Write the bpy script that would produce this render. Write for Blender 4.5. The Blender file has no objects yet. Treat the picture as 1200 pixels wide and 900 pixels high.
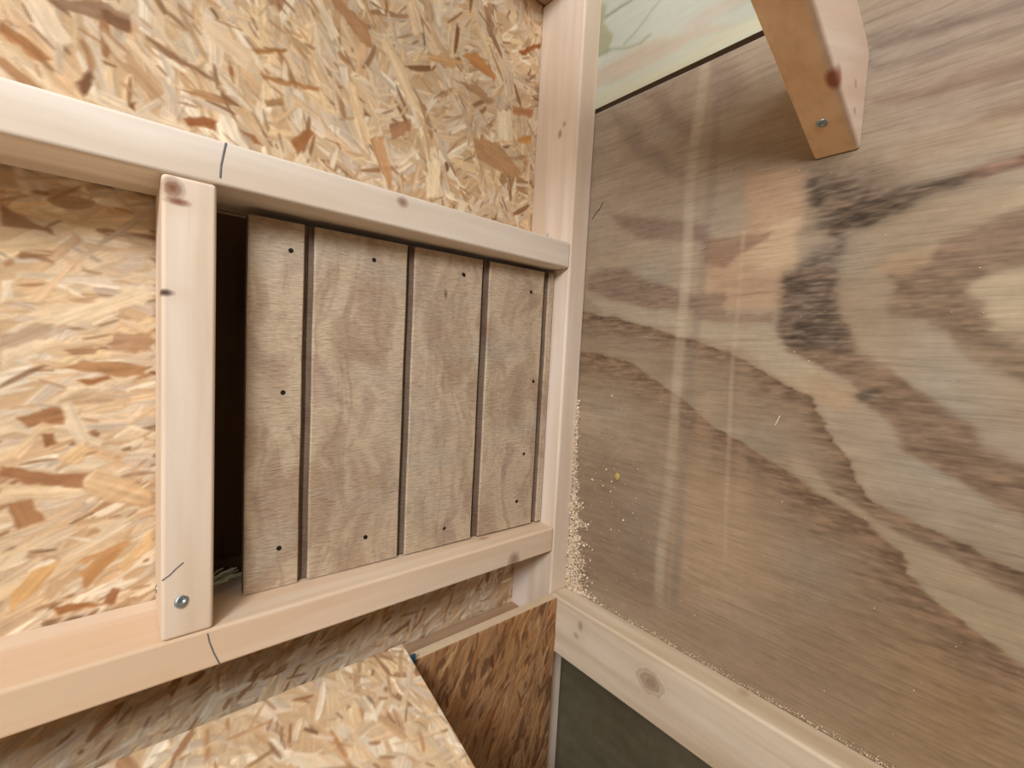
import bpy, bmesh, math, random
import numpy as np
from mathutils import Matrix, Vector

# ---------------- camera, world, lights, exposure ----------------
scn = bpy.context.scene
cam = bpy.data.objects.new('camera', bpy.data.cameras.new('camera'))
scn.collection.objects.link(cam)
yaw, pit, rol = 0.70748508, -0.06581903, 0.05192497
fwd = Vector((math.sin(yaw)*math.cos(pit), math.cos(yaw)*math.cos(pit), math.sin(pit)))
rt = Vector((math.cos(yaw), -math.sin(yaw), 0)); up = rt.cross(fwd)
cx_ = math.cos(rol)*rt + math.sin(rol)*up
cy_ = -math.sin(rol)*rt + math.cos(rol)*up
m = Matrix((cx_, cy_, -fwd)).transposed().to_4x4()
m.translation = Vector((-0.54291389, -0.56396153, 0.26355144))
cam.matrix_world = m
cam.data.sensor_width = 36; cam.data.lens = 533.648/1200*36
cam.data.clip_start = .01
scn.camera = cam

w = bpy.data.worlds.new('daylight'); scn.world = w; w.use_nodes = True
bg = w.node_tree.nodes['Background']
bg.inputs[0].default_value = (1.0, .965, .92, 1); bg.inputs[1].default_value = .5

def area(name, loc, target, size, power, col):
    l = bpy.data.lights.new(name, 'AREA'); l.shape = 'DISK'; l.size = size; l.energy = power; l.color = col
    o = bpy.data.objects.new(name, l); scn.collection.objects.link(o)
    o.location = loc; o.rotation_euler = (Vector(target)-Vector(loc)).to_track_quat('-Z', 'Y').to_euler()
    return o
area('work_lamp', (-1.5, -1.1, 1.0), (-.2, -.1, .2), .45, 22, (.945, .972, 1))
area('overhead_fill', (-1.0, -.95, 1.22), (-.6, -.3, 0), .7, 10, (.945, .972, 1))  # added soft fill from above, no fixture behind it

vs = scn.view_settings
vs.view_transform = 'Standard'; vs.look = 'None'; vs.gamma = 1; vs.use_curve_mapping = False
vs.exposure = 0.0

PATCHES=[([(-0.0517,0.7326),(-0.35,0.6572),(-0.3854,0.4814),(-0.3798,0.4679),(-0.3213,0.4458),(-0.2749,0.4197),(-0.0924,0.4152)],(166,152,138),0.02,0.5),([(-0.4218,0.6394),(-0.5421,0.6091),(-0.5539,0.4693),(-0.4933,0.4602),(-0.4365,0.4635)],(166,148,134),0.02,0.6),([(-0.2515,-0.1138),(-0.115,-0.0481),(-0.2967,-0.0217),(-0.4475,0.0451),(-0.5289,0.0347),(-0.5922,0.0128),(-0.5981,-0.0576),(-0.5179,-0.1248)],(152,124,96),0.05,0.5),([(-0.2731,0.1435),(-0.3781,0.1406),(-0.3882,0.0188),(-0.2986,-0.0449),(-0.257,0.0214)],(180,150,120),0.02,0.6),([(-0.5056,0.0223),(-0.5727,0.0215),(-0.5781,-0.043),(-0.528,-0.0676)],(152,114,72),0.05,0.5),([(-0.0996,0.1424),(-0.2311,0.1347),(-0.2565,-0.0394),(-0.2372,-0.0793),(-0.1174,-0.077)],(140,116,96),0.02,0.5),([(-0.5086,0.3328),(-0.5306,0.3554),(-0.5438,0.3654),(-0.5621,0.3713),(-0.568,0.3012),(-0.5372,0.3013),(-0.527,0.3226)],(184,167,141),0.004,0.8),([(-0.322,0.487),(-0.3793,0.4737),(-0.3839,0.4176),(-0.3843,0.3716),(-0.3772,0.3292),(-0.2867,0.3333),(-0.2771,0.3925),(-0.3286,0.407),(-0.3213,0.4458)],(182,150,122),0.008,0.75),([(-0.3217,0.3912),(-0.3585,0.4223),(-0.3833,0.4254),(-0.3843,0.3716),(-0.3666,0.3696)],(192,168,138),0.006,0.8),([(-0.2752,0.4152),(-0.3241,0.4119),(-0.3557,0.4108),(-0.3564,0.4027),(-0.3217,0.3912),(-0.3058,0.376),(-0.2775,0.3879)],(146,118,98),0.004,0.8),([(-0.1297,0.4747),(-0.1753,0.4608),(-0.243,0.448),(-0.2789,0.4279),(-0.2804,0.4099),(-0.2188,0.4214),(-0.1582,0.4434)],(136,116,102),0.006,0.8),([(-0.0942,0.3926),(-0.1684,0.3955),(-0.1818,0.3814),(-0.2452,0.3588),(-0.276,0.3474),(-0.2775,0.3291),(-0.215,0.3315),(-0.1256,0.3568),(-0.0923,0.3702)],(136,114,98),0.004,0.85),([(-0.2659,0.3526),(-0.3123,0.3494),(-0.3145,0.3234),(-0.3627,0.3258),(-0.3638,0.3137),(-0.2686,0.3202)],(144,120,102),0.004,0.8),([(-0.1738,0.625),(-0.2082,0.6166),(-0.2269,0.5818),(-0.2488,0.5606),(-0.2449,0.5484),(-0.2058,0.5798)],(138,120,106),0.008,0.7),([(-0.1242,0.6232),(-0.1578,0.6012),(-0.1972,0.5491),(-0.2487,0.5019),(-0.2392,0.4952),(-0.1872,0.5326),(-0.1406,0.5815)],(138,122,110),0.008,0.6),([(-0.2721,0.6219),(-0.3034,0.6127),(-0.3189,0.5737),(-0.2948,0.5621),(-0.275,0.5864)],(142,124,112),0.01,0.6),([(-0.4265,0.5831),(-0.484,0.5712),(-0.5459,0.5644),(-0.5466,0.556),(-0.4871,0.5621),(-0.4306,0.5677)],(128,112,100),0.005,0.7),([(-0.4289,0.555),(-0.5475,0.5448),(-0.5481,0.5378),(-0.4353,0.5455)],(134,118,106),0.004,0.6),([(-0.4373,0.5212),(-0.4884,0.5189),(-0.5499,0.5168),(-0.5508,0.5056),(-0.494,0.5075),(-0.4379,0.5142)],(140,116,100),0.005,0.7),([(-0.4581,0.4675),(-0.5522,0.4889),(-0.5535,0.4735),(-0.4693,0.4577)],(136,112,94),0.006,0.7),([(-0.4823,0.4792),(-0.5539,0.4693),(-0.5555,0.4497),(-0.4941,0.4507),(-0.4423,0.4619),(-0.4496,0.4733)],(176,158,134),0.008,0.7),([(-0.387,0.4623),(-0.4131,0.4593),(-0.433,0.4367),(-0.4611,0.4319),(-0.4861,0.434),(-0.5088,0.4375),(-0.5136,0.4317),(-0.4869,0.4243),(-0.4626,0.4133),(-0.4359,0.4011),(-0.4183,0.3969),(-0.4006,0.4183),(-0.3855,0.4401)],(82,68,56),0.009,0.9),([(-0.3823,0.4785),(-0.4362,0.467),(-0.4701,0.4477),(-0.4612,0.4302),(-0.4183,0.3969),(-0.3915,0.4087)],(118,102,88),0.016,0.6),([(-0.5044,0.4371),(-0.5556,0.4483),(-0.5566,0.4371),(-0.5139,0.4286)],(122,92,78),0.005,0.8),([(-0.4615,0.363),(-0.4917,0.3661),(-0.4952,0.3815),(-0.5212,0.3926),(-0.559,0.4077),(-0.5619,0.3741),(-0.5143,0.3448),(-0.5108,0.3327),(-0.5278,0.3135),(-0.5351,0.3013),(-0.4923,0.3013),(-0.4691,0.3353)],(136,112,94),0.005,0.8),([(-0.466,0.3726),(-0.4955,0.3783),(-0.4942,0.3658),(-0.4727,0.3551),(-0.451,0.3573)],(176,150,122),0.004,0.7),([(-0.3742,0.3649),(-0.4001,0.3848),(-0.4245,0.3959),(-0.4238,0.3672),(-0.42,0.3384),(-0.4262,0.3015),(-0.3795,0.3015),(-0.3695,0.3336)],(102,89,77),0.01,0.75),([(-0.4705,0.3497),(-0.502,0.3563),(-0.5217,0.3603),(-0.5618,0.375),(-0.5625,0.3665),(-0.5082,0.3369),(-0.5269,0.3235),(-0.5348,0.3052),(-0.5705,0.2712),(-0.5721,0.2516),(-0.531,0.2748),(-0.5073,0.2928),(-0.4938,0.3121),(-0.4624,0.3197)],(130,110,90),0.006,0.8),([(-0.3741,0.3661),(-0.4178,0.3653),(-0.4171,0.336),(-0.4347,0.3098),(-0.4459,0.2811),(-0.4726,0.2615),(-0.5025,0.2375),(-0.5266,0.2248),(-0.5451,0.2064),(-0.5783,0.1786),(-0.5809,0.1477),(-0.5402,0.1651),(-0.5074,0.1792),(-0.4835,0.1943),(-0.4795,0.2108),(-0.4436,0.2377),(-0.4421,0.2557),(-0.4166,0.2651),(-0.3846,0.283),(-0.3681,0.3068),(-0.3735,0.3306)],(130,106,86),0.004,0.85),([(-0.3741,0.3661),(-0.4178,0.3653),(-0.4171,0.336),(-0.4316,0.3098),(-0.4397,0.2845),(-0.3846,0.283),(-0.3681,0.3068),(-0.3735,0.3306)],(98,86,75),0.008,0.7),([(-0.4404,0.241),(-0.4573,0.2481),(-0.4635,0.2399),(-0.4439,0.2341)],(92,84,72),0.004,0.7),([(-0.4291,0.2287),(-0.4561,0.2284),(-0.4772,0.2069),(-0.4733,0.1888),(-0.4353,0.1923),(-0.4213,0.2088)],(162,146,124),0.01,0.6),([(-0.5263,0.2279),(-0.556,0.2204),(-0.5769,0.1955),(-0.5582,0.1941),(-0.541,0.2056)],(160,146,130),0.006,0.6),([(-0.3757,0.2587),(-0.4104,0.2609),(-0.4427,0.2485),(-0.4466,0.2381),(-0.4328,0.2217),(-0.4132,0.2268)],(178,152,120),0.004,0.6),([(-0.0971,0.3575),(-0.1664,0.3428),(-0.2686,0.3193),(-0.3282,0.3115),(-0.364,0.3109),(-0.381,0.2829),(-0.4104,0.2609),(-0.3836,0.2513),(-0.3172,0.2899),(-0.2441,0.308),(-0.1277,0.3311)],(178,164,140),0.005,0.7),([(-0.3905,0.168),(-0.412,0.1608),(-0.4587,0.1278),(-0.4874,0.1156),(-0.5228,0.1081),(-0.5458,0.098),(-0.567,0.0888),(-0.5865,0.0803),(-0.591,0.0269),(-0.5712,0.039),(-0.5408,0.0541),(-0.5166,0.0689),(-0.4928,0.0826),(-0.4889,0.0986),(-0.4593,0.1206),(-0.4205,0.1395),(-0.3915,0.1561)],(174,156,130),0.003,0.75)]  # wood figure and stains; broad lower patches also hold some lighting falloff
EDGES=[([(-0.0521,0.3408),(-0.1748,0.3165),(-0.2449,0.2984),(-0.3181,0.2791),(-0.3608,0.2577),(-0.3989,0.2368),(-0.4177,0.2121),(-0.4434,0.1679),(-0.4634,0.1401),(-0.4967,0.1291),(-0.535,0.124),(-0.5443,0.1163),(-0.5844,0.1056)],(118,94,74),0.03,0.9),([(-0.057,0.2801),(-0.1919,0.2572),(-0.2619,0.2181),(-0.3079,0.1871),(-0.3436,0.1755),(-0.3844,0.1545),(-0.4208,0.1357),(-0.459,0.1242),(-0.4854,0.1079),(-0.4889,0.0986),(-0.4928,0.0826),(-0.5166,0.0689),(-0.5408,0.0541),(-0.5712,0.039),(-0.5901,0.0381)],(122,95,73),0.042,0.8)]
UPATCH=[([(-0.0822,0.6716),(-0.1425,0.6595),(-0.1923,0.6611),(-0.2476,0.6659),(-0.2917,0.6595),(-0.265,0.6742),(-0.2196,0.6809),(-0.1856,0.6915),(-0.1396,0.6955),(-0.1148,0.6946),(-0.0804,0.693)],(196,180,160),0.008,0.8),([(-0.075,0.6576),(-0.1668,0.6496),(-0.2221,0.6499),(-0.2768,0.6571),(-0.3311,0.6522),(-0.3324,0.6366),(-0.2499,0.6378),(-0.1682,0.632),(-0.0764,0.6403)],(206,204,176),0.008,0.8),([(-0.0688,0.8016),(-0.1,0.7813),(-0.0966,0.759),(-0.1144,0.7305),(-0.1085,0.7094),(-0.0758,0.7157)],(150,146,110),0.005,0.7),([(-0.096,0.7664),(-0.1457,0.7661),(-0.1482,0.7638),(-0.099,0.7619)],(130,140,122),0.002,0.8),([(-0.1384,0.7096),(-0.1921,0.7415),(-0.1944,0.7394),(-0.1422,0.7068)],(160,172,158),0.002,0.8),([(-0.0812,0.7175),(-0.1132,0.7142),(-0.1628,0.6983),(-0.1804,0.7012),(-0.1828,0.6992),(-0.1677,0.6942),(-0.1161,0.71),(-0.0815,0.7132)],(150,156,130),0.003,0.8),([(-0.219,0.6881),(-0.2456,0.6905),(-0.2739,0.6925),(-0.2972,0.6913),(-0.3077,0.6795),(-0.2817,0.6805),(-0.2466,0.6782)],(200,186,172),0.008,0.7)]
OSBF=[([(-0.5899,0.2745),(-0.5305,0.3097),(-0.5222,0.3068),(-0.5222,0.297),(-0.5693,0.2703),(-0.5878,0.2673)],(232,208,172)),([(-0.6035,0.2891),(-0.5809,0.3229),(-0.5733,0.3279),(-0.596,0.2856)],(224,190,150)),([(-0.6195,0.3632),(-0.5901,0.3503),(-0.5891,0.3455),(-0.6197,0.3481)],(150,110,76)),([(-0.6204,0.3011),(-0.6117,0.3037),(-0.6134,0.2894),(-0.6207,0.2829)],(236,216,186)),([(-0.6211,0.2555),(-0.6013,0.2677),(-0.5899,0.2701),(-0.5911,0.2567),(-0.6212,0.2435)],(188,160,130)),([(-0.6203,0.2414),(-0.5911,0.2574),(-0.5858,0.254),(-0.6067,0.2383),(-0.6214,0.2307)],(232,206,170)),([(-0.5508,0.2623),(-0.5222,0.2659),(-0.5222,0.2477),(-0.5521,0.248)],(176,138,104)),([(-0.5509,0.2457),(-0.5222,0.2453),(-0.5222,0.2345),(-0.5533,0.2401)],(206,180,150)),([(-0.5834,0.23),(-0.5723,0.2379),(-0.5274,0.2343),(-0.5261,0.2228),(-0.5522,0.2242)],(176,128,84)),([(-0.5741,0.2179),(-0.5551,0.2242),(-0.551,0.221),(-0.5697,0.214)],(150,96,56)),([(-0.6123,0.1873),(-0.5907,0.196),(-0.581,0.1933),(-0.5833,0.1796),(-0.6074,0.1781)],(156,108,70)),([(-0.5853,0.195),(-0.5787,0.201),(-0.5677,0.1771),(-0.5701,0.1599),(-0.5757,0.1619)],(232,210,180)),([(-0.5973,0.1714),(-0.5909,0.1725),(-0.5889,0.1631),(-0.5953,0.1606)],(140,92,56)),([(-0.6176,0.1584),(-0.5971,0.182),(-0.5919,0.1786),(-0.6118,0.1518)],(232,200,158)),([(-0.5896,0.1478),(-0.5729,0.164),(-0.5672,0.1548),(-0.5759,0.1423)],(232,196,146)),([(-0.6227,0.1479),(-0.6028,0.1403),(-0.5691,0.1327),(-0.5715,0.1203),(-0.5978,0.1259),(-0.6228,0.1385)],(164,112,74)),([(-0.6229,0.1333),(-0.5978,0.122),(-0.5749,0.1208),(-0.5727,0.1173),(-0.6032,0.1099),(-0.6231,0.1165)],(228,200,160)),([(-0.5732,0.1205),(-0.5615,0.1382),(-0.5222,0.1101),(-0.5222,0.0971),(-0.5587,0.1052)],(214,180,138)),([(-0.6183,0.1141),(-0.6057,0.1157),(-0.5971,0.0949),(-0.6136,0.0892)],(160,112,74)),([(-0.5402,0.1588),(-0.5288,0.1645),(-0.5262,0.1592),(-0.539,0.152)],(240,222,192)),([(-0.6243,0.0406),(-0.5932,0.0549),(-0.5529,0.071),(-0.5468,0.0595),(-0.5933,0.0407),(-0.6244,0.0301)],(226,198,160)),([(-0.6168,0.0384),(-0.6039,0.0516),(-0.5877,0.0575),(-0.6015,0.0337),(-0.6196,0.0179)],(216,170,112)),([(-0.5767,0.0424),(-0.5468,0.0595),(-0.5437,0.0545),(-0.571,0.0244)],(186,136,84)),([(-0.5605,0.0061),(-0.5531,0.0189),(-0.5457,0.015),(-0.5495,0.0042)],(140,92,60)),([(-0.5936,0.0138),(-0.5769,0.0139),(-0.5593,0.0057),(-0.5882,0.0039)],(160,104,60)),([(-0.5468,0.0392),(-0.5222,0.0711),(-0.5223,0.0536),(-0.5431,0.0348)],(232,194,140)),([(-0.5766,0.0521),(-0.5405,0.0648),(-0.5367,0.0588),(-0.5709,0.049)],(200,150,100)),([(-0.5882,0.5382),(-0.5591,0.5532),(-0.5391,0.5503),(-0.5362,0.5385),(-0.5619,0.5361),(-0.5832,0.5325)],(150,116,90)),([(-0.5591,0.5461),(-0.5391,0.5474),(-0.5374,0.5364),(-0.5536,0.5359)],(134,96,68)),([(-0.602,0.531),(-0.5907,0.5369),(-0.5756,0.5099),(-0.5824,0.5012),(-0.5984,0.5128)],(236,214,184)),([(-0.6173,0.5069),(-0.6034,0.5004),(-0.5877,0.4892),(-0.5937,0.4852),(-0.6175,0.4971)],(164,112,70)),([(-0.5271,0.5398),(-0.5082,0.5317),(-0.4739,0.5226),(-0.4725,0.5199),(-0.5082,0.5255),(-0.5259,0.5359)],(150,114,84)),([(-0.4681,0.5151),(-0.45,0.507),(-0.4515,0.503),(-0.4666,0.509)],(128,90,62)),([(-0.5742,0.4781),(-0.5633,0.4927),(-0.5622,0.4874),(-0.5689,0.4688)],(110,72,46)),([(-0.5393,0.4729),(-0.5333,0.4768),(-0.5345,0.4687)],(110,66,38)),([(-0.4974,0.4745),(-0.4808,0.4821),(-0.4693,0.483),(-0.4736,0.4731),(-0.4919,0.4684)],(150,88,48)),([(-0.4883,0.574),(-0.4743,0.5769),(-0.4365,0.557),(-0.4442,0.5417),(-0.4742,0.5567)],(230,204,170)),([(-0.4406,0.5654),(-0.408,0.5811),(-0.4079,0.5767),(-0.4366,0.5621)],(160,112,66)),([(-0.4323,0.5433),(-0.3707,0.556),(-0.3724,0.5497),(-0.4282,0.5398)],(170,118,72)),([(-0.3829,0.6443),(-0.371,0.6504),(-0.3511,0.6192),(-0.3606,0.6129)],(240,222,192)),([(-0.272,0.7015),(-0.2579,0.7088),(-0.2443,0.6778),(-0.2561,0.6658)],(236,208,170)),([(-0.1853,0.6742),(-0.1569,0.6892),(-0.1216,0.6712),(-0.1243,0.6628)],(198,136,78)),([(-0.2381,0.6528),(-0.1779,0.6684),(-0.1981,0.6505),(-0.2352,0.6455)],(206,160,112)),([(-0.1904,0.6368),(-0.1544,0.6457),(-0.1225,0.6343),(-0.1346,0.6248)],(178,136,98)),([(-0.3438,0.5727),(-0.3317,0.5757),(-0.3084,0.5121),(-0.3212,0.5059)],(240,208,164)),([(-0.3128,0.5157),(-0.2955,0.5267),(-0.2776,0.4796),(-0.2841,0.465)],(196,148,102)),([(-0.1186,0.6235),(-0.0925,0.6332),(-0.0862,0.5911),(-0.1127,0.5823)],(242,224,192)),([(-0.0817,0.7255),(-0.0371,0.7585),(-0.0402,0.7493),(-0.0746,0.7236)],(150,84,40)),([(-0.1608,0.5723),(-0.1108,0.5792),(-0.0619,0.5468),(-0.0824,0.5345),(-0.1487,0.5462)],(184,140,98)),([(-0.2881,0.5438),(-0.2591,0.5605),(-0.2538,0.5516),(-0.2817,0.5261)],(168,120,86)),([(-0.2319,0.5148),(-0.2111,0.5235),(-0.2115,0.4752),(-0.2298,0.4682)],(242,220,184)),([(-0.0896,0.6406),(-0.0441,0.6539),(-0.0467,0.6398),(-0.0855,0.6308)],(176,120,80)),([(-0.0763,0.5983),(-0.0448,0.6141),(-0.0475,0.6),(-0.0757,0.5907)],(204,146,76)),([(-0.4513,0.4826),(-0.4355,0.4793),(-0.4289,0.471),(-0.437,0.4701)],(150,100,60)),([(-0.402,0.4861),(-0.3826,0.5066),(-0.377,0.5029),(-0.3911,0.4776),(-0.3928,0.4697)],(160,104,60)),([(-0.4279,0.5189),(-0.4114,0.528),(-0.4095,0.5206),(-0.4262,0.5126)],(160,124,84)),([(-0.4194,0.5027),(-0.394,0.532),(-0.3922,0.529),(-0.4143,0.4991)],(224,190,146)),([(-0.3617,0.6552),(-0.3502,0.6611),(-0.3192,0.6479),(-0.3077,0.6236),(-0.3249,0.6257)],(180,134,92)),([(-0.3028,0.6409),(-0.2908,0.6495),(-0.2478,0.5862),(-0.2597,0.5753)],(234,206,168))]
# ---------------- helpers ----------------
rnd = random.Random(11)
def lin(c):
    return tuple(((v/255)/12.92 if v/255 <= .04045 else (((v/255)+.055)/1.055)**2.4) for v in c)
def col4(c): return (*lin(c), 1)

def link(o, parent=None):
    scn.collection.objects.link(o)
    if parent is not None:
        o.parent = parent
        o.matrix_parent_inverse = Matrix.Identity(4)
    return o

def mesh_obj(name, bm, mat, parent=None, loc=(0, 0, 0), smooth=False):
    """bm is in world coordinates; the mesh is stored relative to loc (the thing's base)."""
    bmesh.ops.translate(bm, verts=bm.verts, vec=-Vector(loc))
    me = bpy.data.meshes.new(name); bm.to_mesh(me); bm.free()
    if smooth:
        for p in me.polygons: p.use_smooth = True
    me.materials.append(mat)
    o = bpy.data.objects.new(name, me)
    if parent is None: o.location = loc
    return link(o, parent)

def tag(o, label=None, cat=None, group=None, kind=None):
    if label: o['label'] = label
    if cat: o['category'] = cat
    if group: o['group'] = group
    if kind: o['kind'] = kind
    return o

def box(x0, x1, y0, y1, z0, z1, bevel=0, seg=3, bm=None):
    b = bmesh.new()
    vs_ = [b.verts.new((x, y, z)) for x in (x0, x1) for y in (y0, y1) for z in (z0, z1)]
    for f in ((0,1,3,2),(4,6,7,5),(0,4,5,1),(2,3,7,6),(0,2,6,4),(1,5,7,3)):
        b.faces.new([vs_[i] for i in f])
    if bevel:
        bmesh.ops.bevel(b, geom=b.edges[:], offset=bevel, segments=seg, profile=.5, affect='EDGES')
    return b

# ---------------- node helpers ----------------
class NT:
    def __init__(s, name, rough=.75, spec=.25):
        s.m = bpy.data.materials.new(name); s.m.use_nodes = True
        s.t = s.m.node_tree; s.n = s.t.nodes; s.b = s.n['Principled BSDF']
        s.b.inputs['Roughness'].default_value = rough
        s.b.inputs['Specular IOR Level'].default_value = spec
    def new(s, ty, **kw):
        n = s.n.new(ty)
        for k, v in kw.items(): setattr(n, k, v)
        return n
    def set(s, sock, v):
        if isinstance(v, bpy.types.NodeSocket): s.t.links.new(v, sock)
        elif v is not None: sock.default_value = v
    def pos(s): return s.new('ShaderNodeNewGeometry').outputs['Position']
    def map(s, v, scale=(1,1,1), rot=(0,0,0), loc=(0,0,0)):
        n = s.new('ShaderNodeMapping'); s.set(n.inputs[0], v)
        n.inputs['Scale'].default_value = scale; n.inputs['Rotation'].default_value = rot; n.inputs['Location'].default_value = loc
        return n.outputs[0]
    def noise(s, v, scale=1, detail=3, rough=.55, dist=0, out=0):
        n = s.new('ShaderNodeTexNoise'); s.set(n.inputs['Vector'], v)
        n.inputs['Scale'].default_value = scale; n.inputs['Detail'].default_value = detail
        n.inputs['Roughness'].default_value = rough; n.inputs['Distortion'].default_value = dist
        return n.outputs[out]
    def ramp(s, f, stops, interp='LINEAR'):
        n = s.new('ShaderNodeValToRGB'); s.set(n.inputs[0], f); cr = n.color_ramp; cr.interpolation = interp
        cr.elements[0].position, cr.elements[0].color = stops[0][0], stops[0][1]
        cr.elements[1].position, cr.elements[1].color = stops[-1][0], stops[-1][1]
        for p, c in stops[1:-1]:
            e = cr.elements.new(p); e.color = c
        return n.outputs[0]
    def mix(s, f, a, b, mode='MIX'):
        n = s.new('ShaderNodeMix', data_type='RGBA', blend_type=mode)
        s.set(n.inputs[0], f); s.set(n.inputs[6], a); s.set(n.inputs[7], b); return n.outputs[2]
    def math(s, op, a, b=None, c=None, clamp=False):
        n = s.new('ShaderNodeMath', operation=op, use_clamp=clamp)
        s.set(n.inputs[0], a); s.set(n.inputs[1], b)
        if c is not None: s.set(n.inputs[2], c)
        return n.outputs[0]
    def vmath(s, op, a, b=None):
        n = s.new('ShaderNodeVectorMath', operation=op); s.set(n.inputs[0], a); s.set(n.inputs[1], b)
        return n.outputs[1] if op in ('LENGTH', 'DOT_PRODUCT', 'DISTANCE') else n.outputs[0]
    def bump(s, h, strength=.3, dist=.001):
        n = s.new('ShaderNodeBump'); s.set(n.inputs['Height'], h)
        n.inputs['Strength'].default_value = strength; n.inputs['Distance'].default_value = dist
        s.t.links.new(n.outputs[0], s.b.inputs['Normal'])
    def color(s, c): s.set(s.b.inputs['Base Color'], c)
G = lambda v: (v, v, v, 1)

def pine(name, axis, base, streak, knots=(), fine=.5, seed=0, tintB=None):
    """Sawn softwood. axis = grain direction 0/1/2. knots = (pos, radii, colour, strength)."""
    s = NT(name, .7, .2); P = s.pos()
    sc = [70, 70, 70]; sc[axis] = 3
    sc2 = [22, 22, 22]; sc2[axis] = 1.6
    off = s.vmath('ADD', P, (seed*1.37, seed*.73, seed*2.1))
    warp = s.noise(off, 6, 2, .5, 0, 1)
    wv = s.new('ShaderNodeVectorMath', operation='MULTIPLY_ADD')
    s.set(wv.inputs[0], warp); wv.inputs[1].default_value = (.012,)*3; s.set(wv.inputs[2], off)
    g1 = s.noise(s.map(wv.outputs[0], sc), 1, 4, .6)
    g2 = s.noise(s.map(wv.outputs[0], sc2), 1, 3, .5)
    big = s.noise(off, 5, 2)
    c = s.mix(s.math('MULTIPLY', s.ramp(g2, [(.40, G(0)), (.60, G(1))]), .85), col4(base), col4(streak))
    c = s.mix(s.math('MULTIPLY', s.ramp(g1, [(.45, G(0)), (.7, G(1))]), fine*.9), c, col4(streak))
    if tintB: c = s.mix(s.math('MULTIPLY', s.ramp(big, [(.4, G(0)), (.65, G(1))]), .6), c, col4(tintB))
    h = g1
    for pos, rad, kc, st in knots:
        d = s.vmath('SUBTRACT', P, tuple(pos))
        d = s.vmath('DIVIDE', d, tuple(rad))
        wob = s.noise(P, 110, 2)
        ln = s.math('MULTIPLY', s.math('ADD', s.vmath('LENGTH', d), s.math('MULTIPLY', s.math('SUBTRACT', wob, .5), .6)), .72)
        rings = s.math('MULTIPLY', s.math('SINE', s.math('MULTIPLY', ln, 22.0)), .11 if max(rad) > .016 and st < .88 else .03)
        k = s.ramp(s.math('ADD', ln, rings), [(.0, G(1)), (.45, G(.75)), (1, G(0))])
        halo = s.math('MULTIPLY', s.ramp(s.math('DIVIDE', s.math('ADD', ln, rings), 3), [(0, G(1)), (1, G(0))]), .35*st)
        c = s.mix(halo, c, col4(streak))
        c = s.mix(s.math('MULTIPLY', k, st), c, col4(kc))
    s.color(c); s.bump(h, .45, .0009)
    return s.m

def plain(name, c, rough=.6, metal=0, var=.15, sc=200):
    s = NT(name, rough, .4); s.b.inputs['Metallic'].default_value = metal
    n = s.noise(s.pos(), sc, 3)
    d = tuple(v*(1-var*2) for v in c)
    s.color(s.mix(n, col4(d), col4(c))); s.bump(n, .15, .0005)
    return s.m

def attr_mat(name, grain, amount, rough=.8, dark=.8, uvgrain=False, bumpst=.35, speck=None):
    """Colour from the surface's own colour attribute, broken up by grain."""
    s = NT(name, rough, .15)
    a = s.new('ShaderNodeAttribute', attribute_name='tone').outputs['Color']
    if uvgrain:
        uv = s.new('ShaderNodeUVMap', uv_map='grain').outputs[0]
        g = s.noise(s.map(uv, (14, 420, 1)), 1, 4, .65)
        g2 = s.noise(s.map(uv, (5, 110, 1)), 1, 3, .6)
        g = s.math('MULTIPLY_ADD', g, .5, s.math('MULTIPLY', g2, .5))
    else:
        P = s.pos(); g = s.noise(s.map(P, grain), 1, 5, .65, .4)
        g2 = s.noise(s.map(P, tuple(v*.3 for v in grain)), 1, 3, .6)
        g = s.math('MULTIPLY_ADD', g, .6, s.math('MULTIPLY', g2, .4))
    k = s.ramp(g, [(.32, G(1-amount)), (.5, G(1)), (.68, G(1+amount*.6))])
    c = s.mix(1.0, a, k, 'MULTIPLY')
    s.color(c); s.bump(g, bumpst, .0008)
    return s.m

# ---------------- value noise and strand board ----------------
def vnoise(rs, X, Y):
    g = rs.rand(64, 64)
    xi = np.floor(X).astype(int); yi = np.floor(Y).astype(int); fx = X-xi; fy = Y-yi
    fx = fx*fx*(3-2*fx); fy = fy*fy*(3-2*fy)
    a = g[xi % 64, yi % 64]; b = g[(xi+1) % 64, yi % 64]; c = g[xi % 64, (yi+1) % 64]; d = g[(xi+1) % 64, (yi+1) % 64]
    return (a*(1-fx)+b*fx)*(1-fy)+(c*(1-fx)+d*fx)*fy - .5
_G = np.random.RandomState(77).rand(128, 128)
def vn(X, Y):
    xi = np.floor(X).astype(int); yi = np.floor(Y).astype(int); fx = X-xi; fy = Y-yi
    a = _G[xi % 128, yi % 128]; b = _G[(xi+1) % 128, yi % 128]; c = _G[xi % 128, (yi+1) % 128]; d = _G[(xi+1) % 128, (yi+1) % 128]
    return (a*(1-fx)+b*fx)*(1-fy)+(c*(1-fx)+d*fx)*fy - .5

def seg_dist(X, Y, pts, closed):
    best = np.full(X.shape, 1e9); sign = np.zeros(X.shape); ins = np.zeros(X.shape, bool)
    n = len(pts)
    for i in range(n if closed else n-1):
        (x0, y0), (x1, y1) = pts[i], pts[(i+1) % n]
        dx, dy = x1-x0, y1-y0; L2 = dx*dx+dy*dy+1e-12
        t = np.clip(((X-x0)*dx+(Y-y0)*dy)/L2, 0, 1)
        d = np.hypot(X-x0-t*dx, Y-y0-t*dy)
        cr = dx*(Y-y0)-dy*(X-x0)
        m_ = d < best; best = np.where(m_, d, best); sign = np.where(m_, np.sign(cr), sign)
        if closed:
            cond = ((y0 > Y) != (y1 > Y))
            xx = x0 + (Y-y0)*dx/(dy if abs(dy) > 1e-12 else 1e-12)
            ins ^= cond & (X < xx)
    return best, sign, ins

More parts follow.
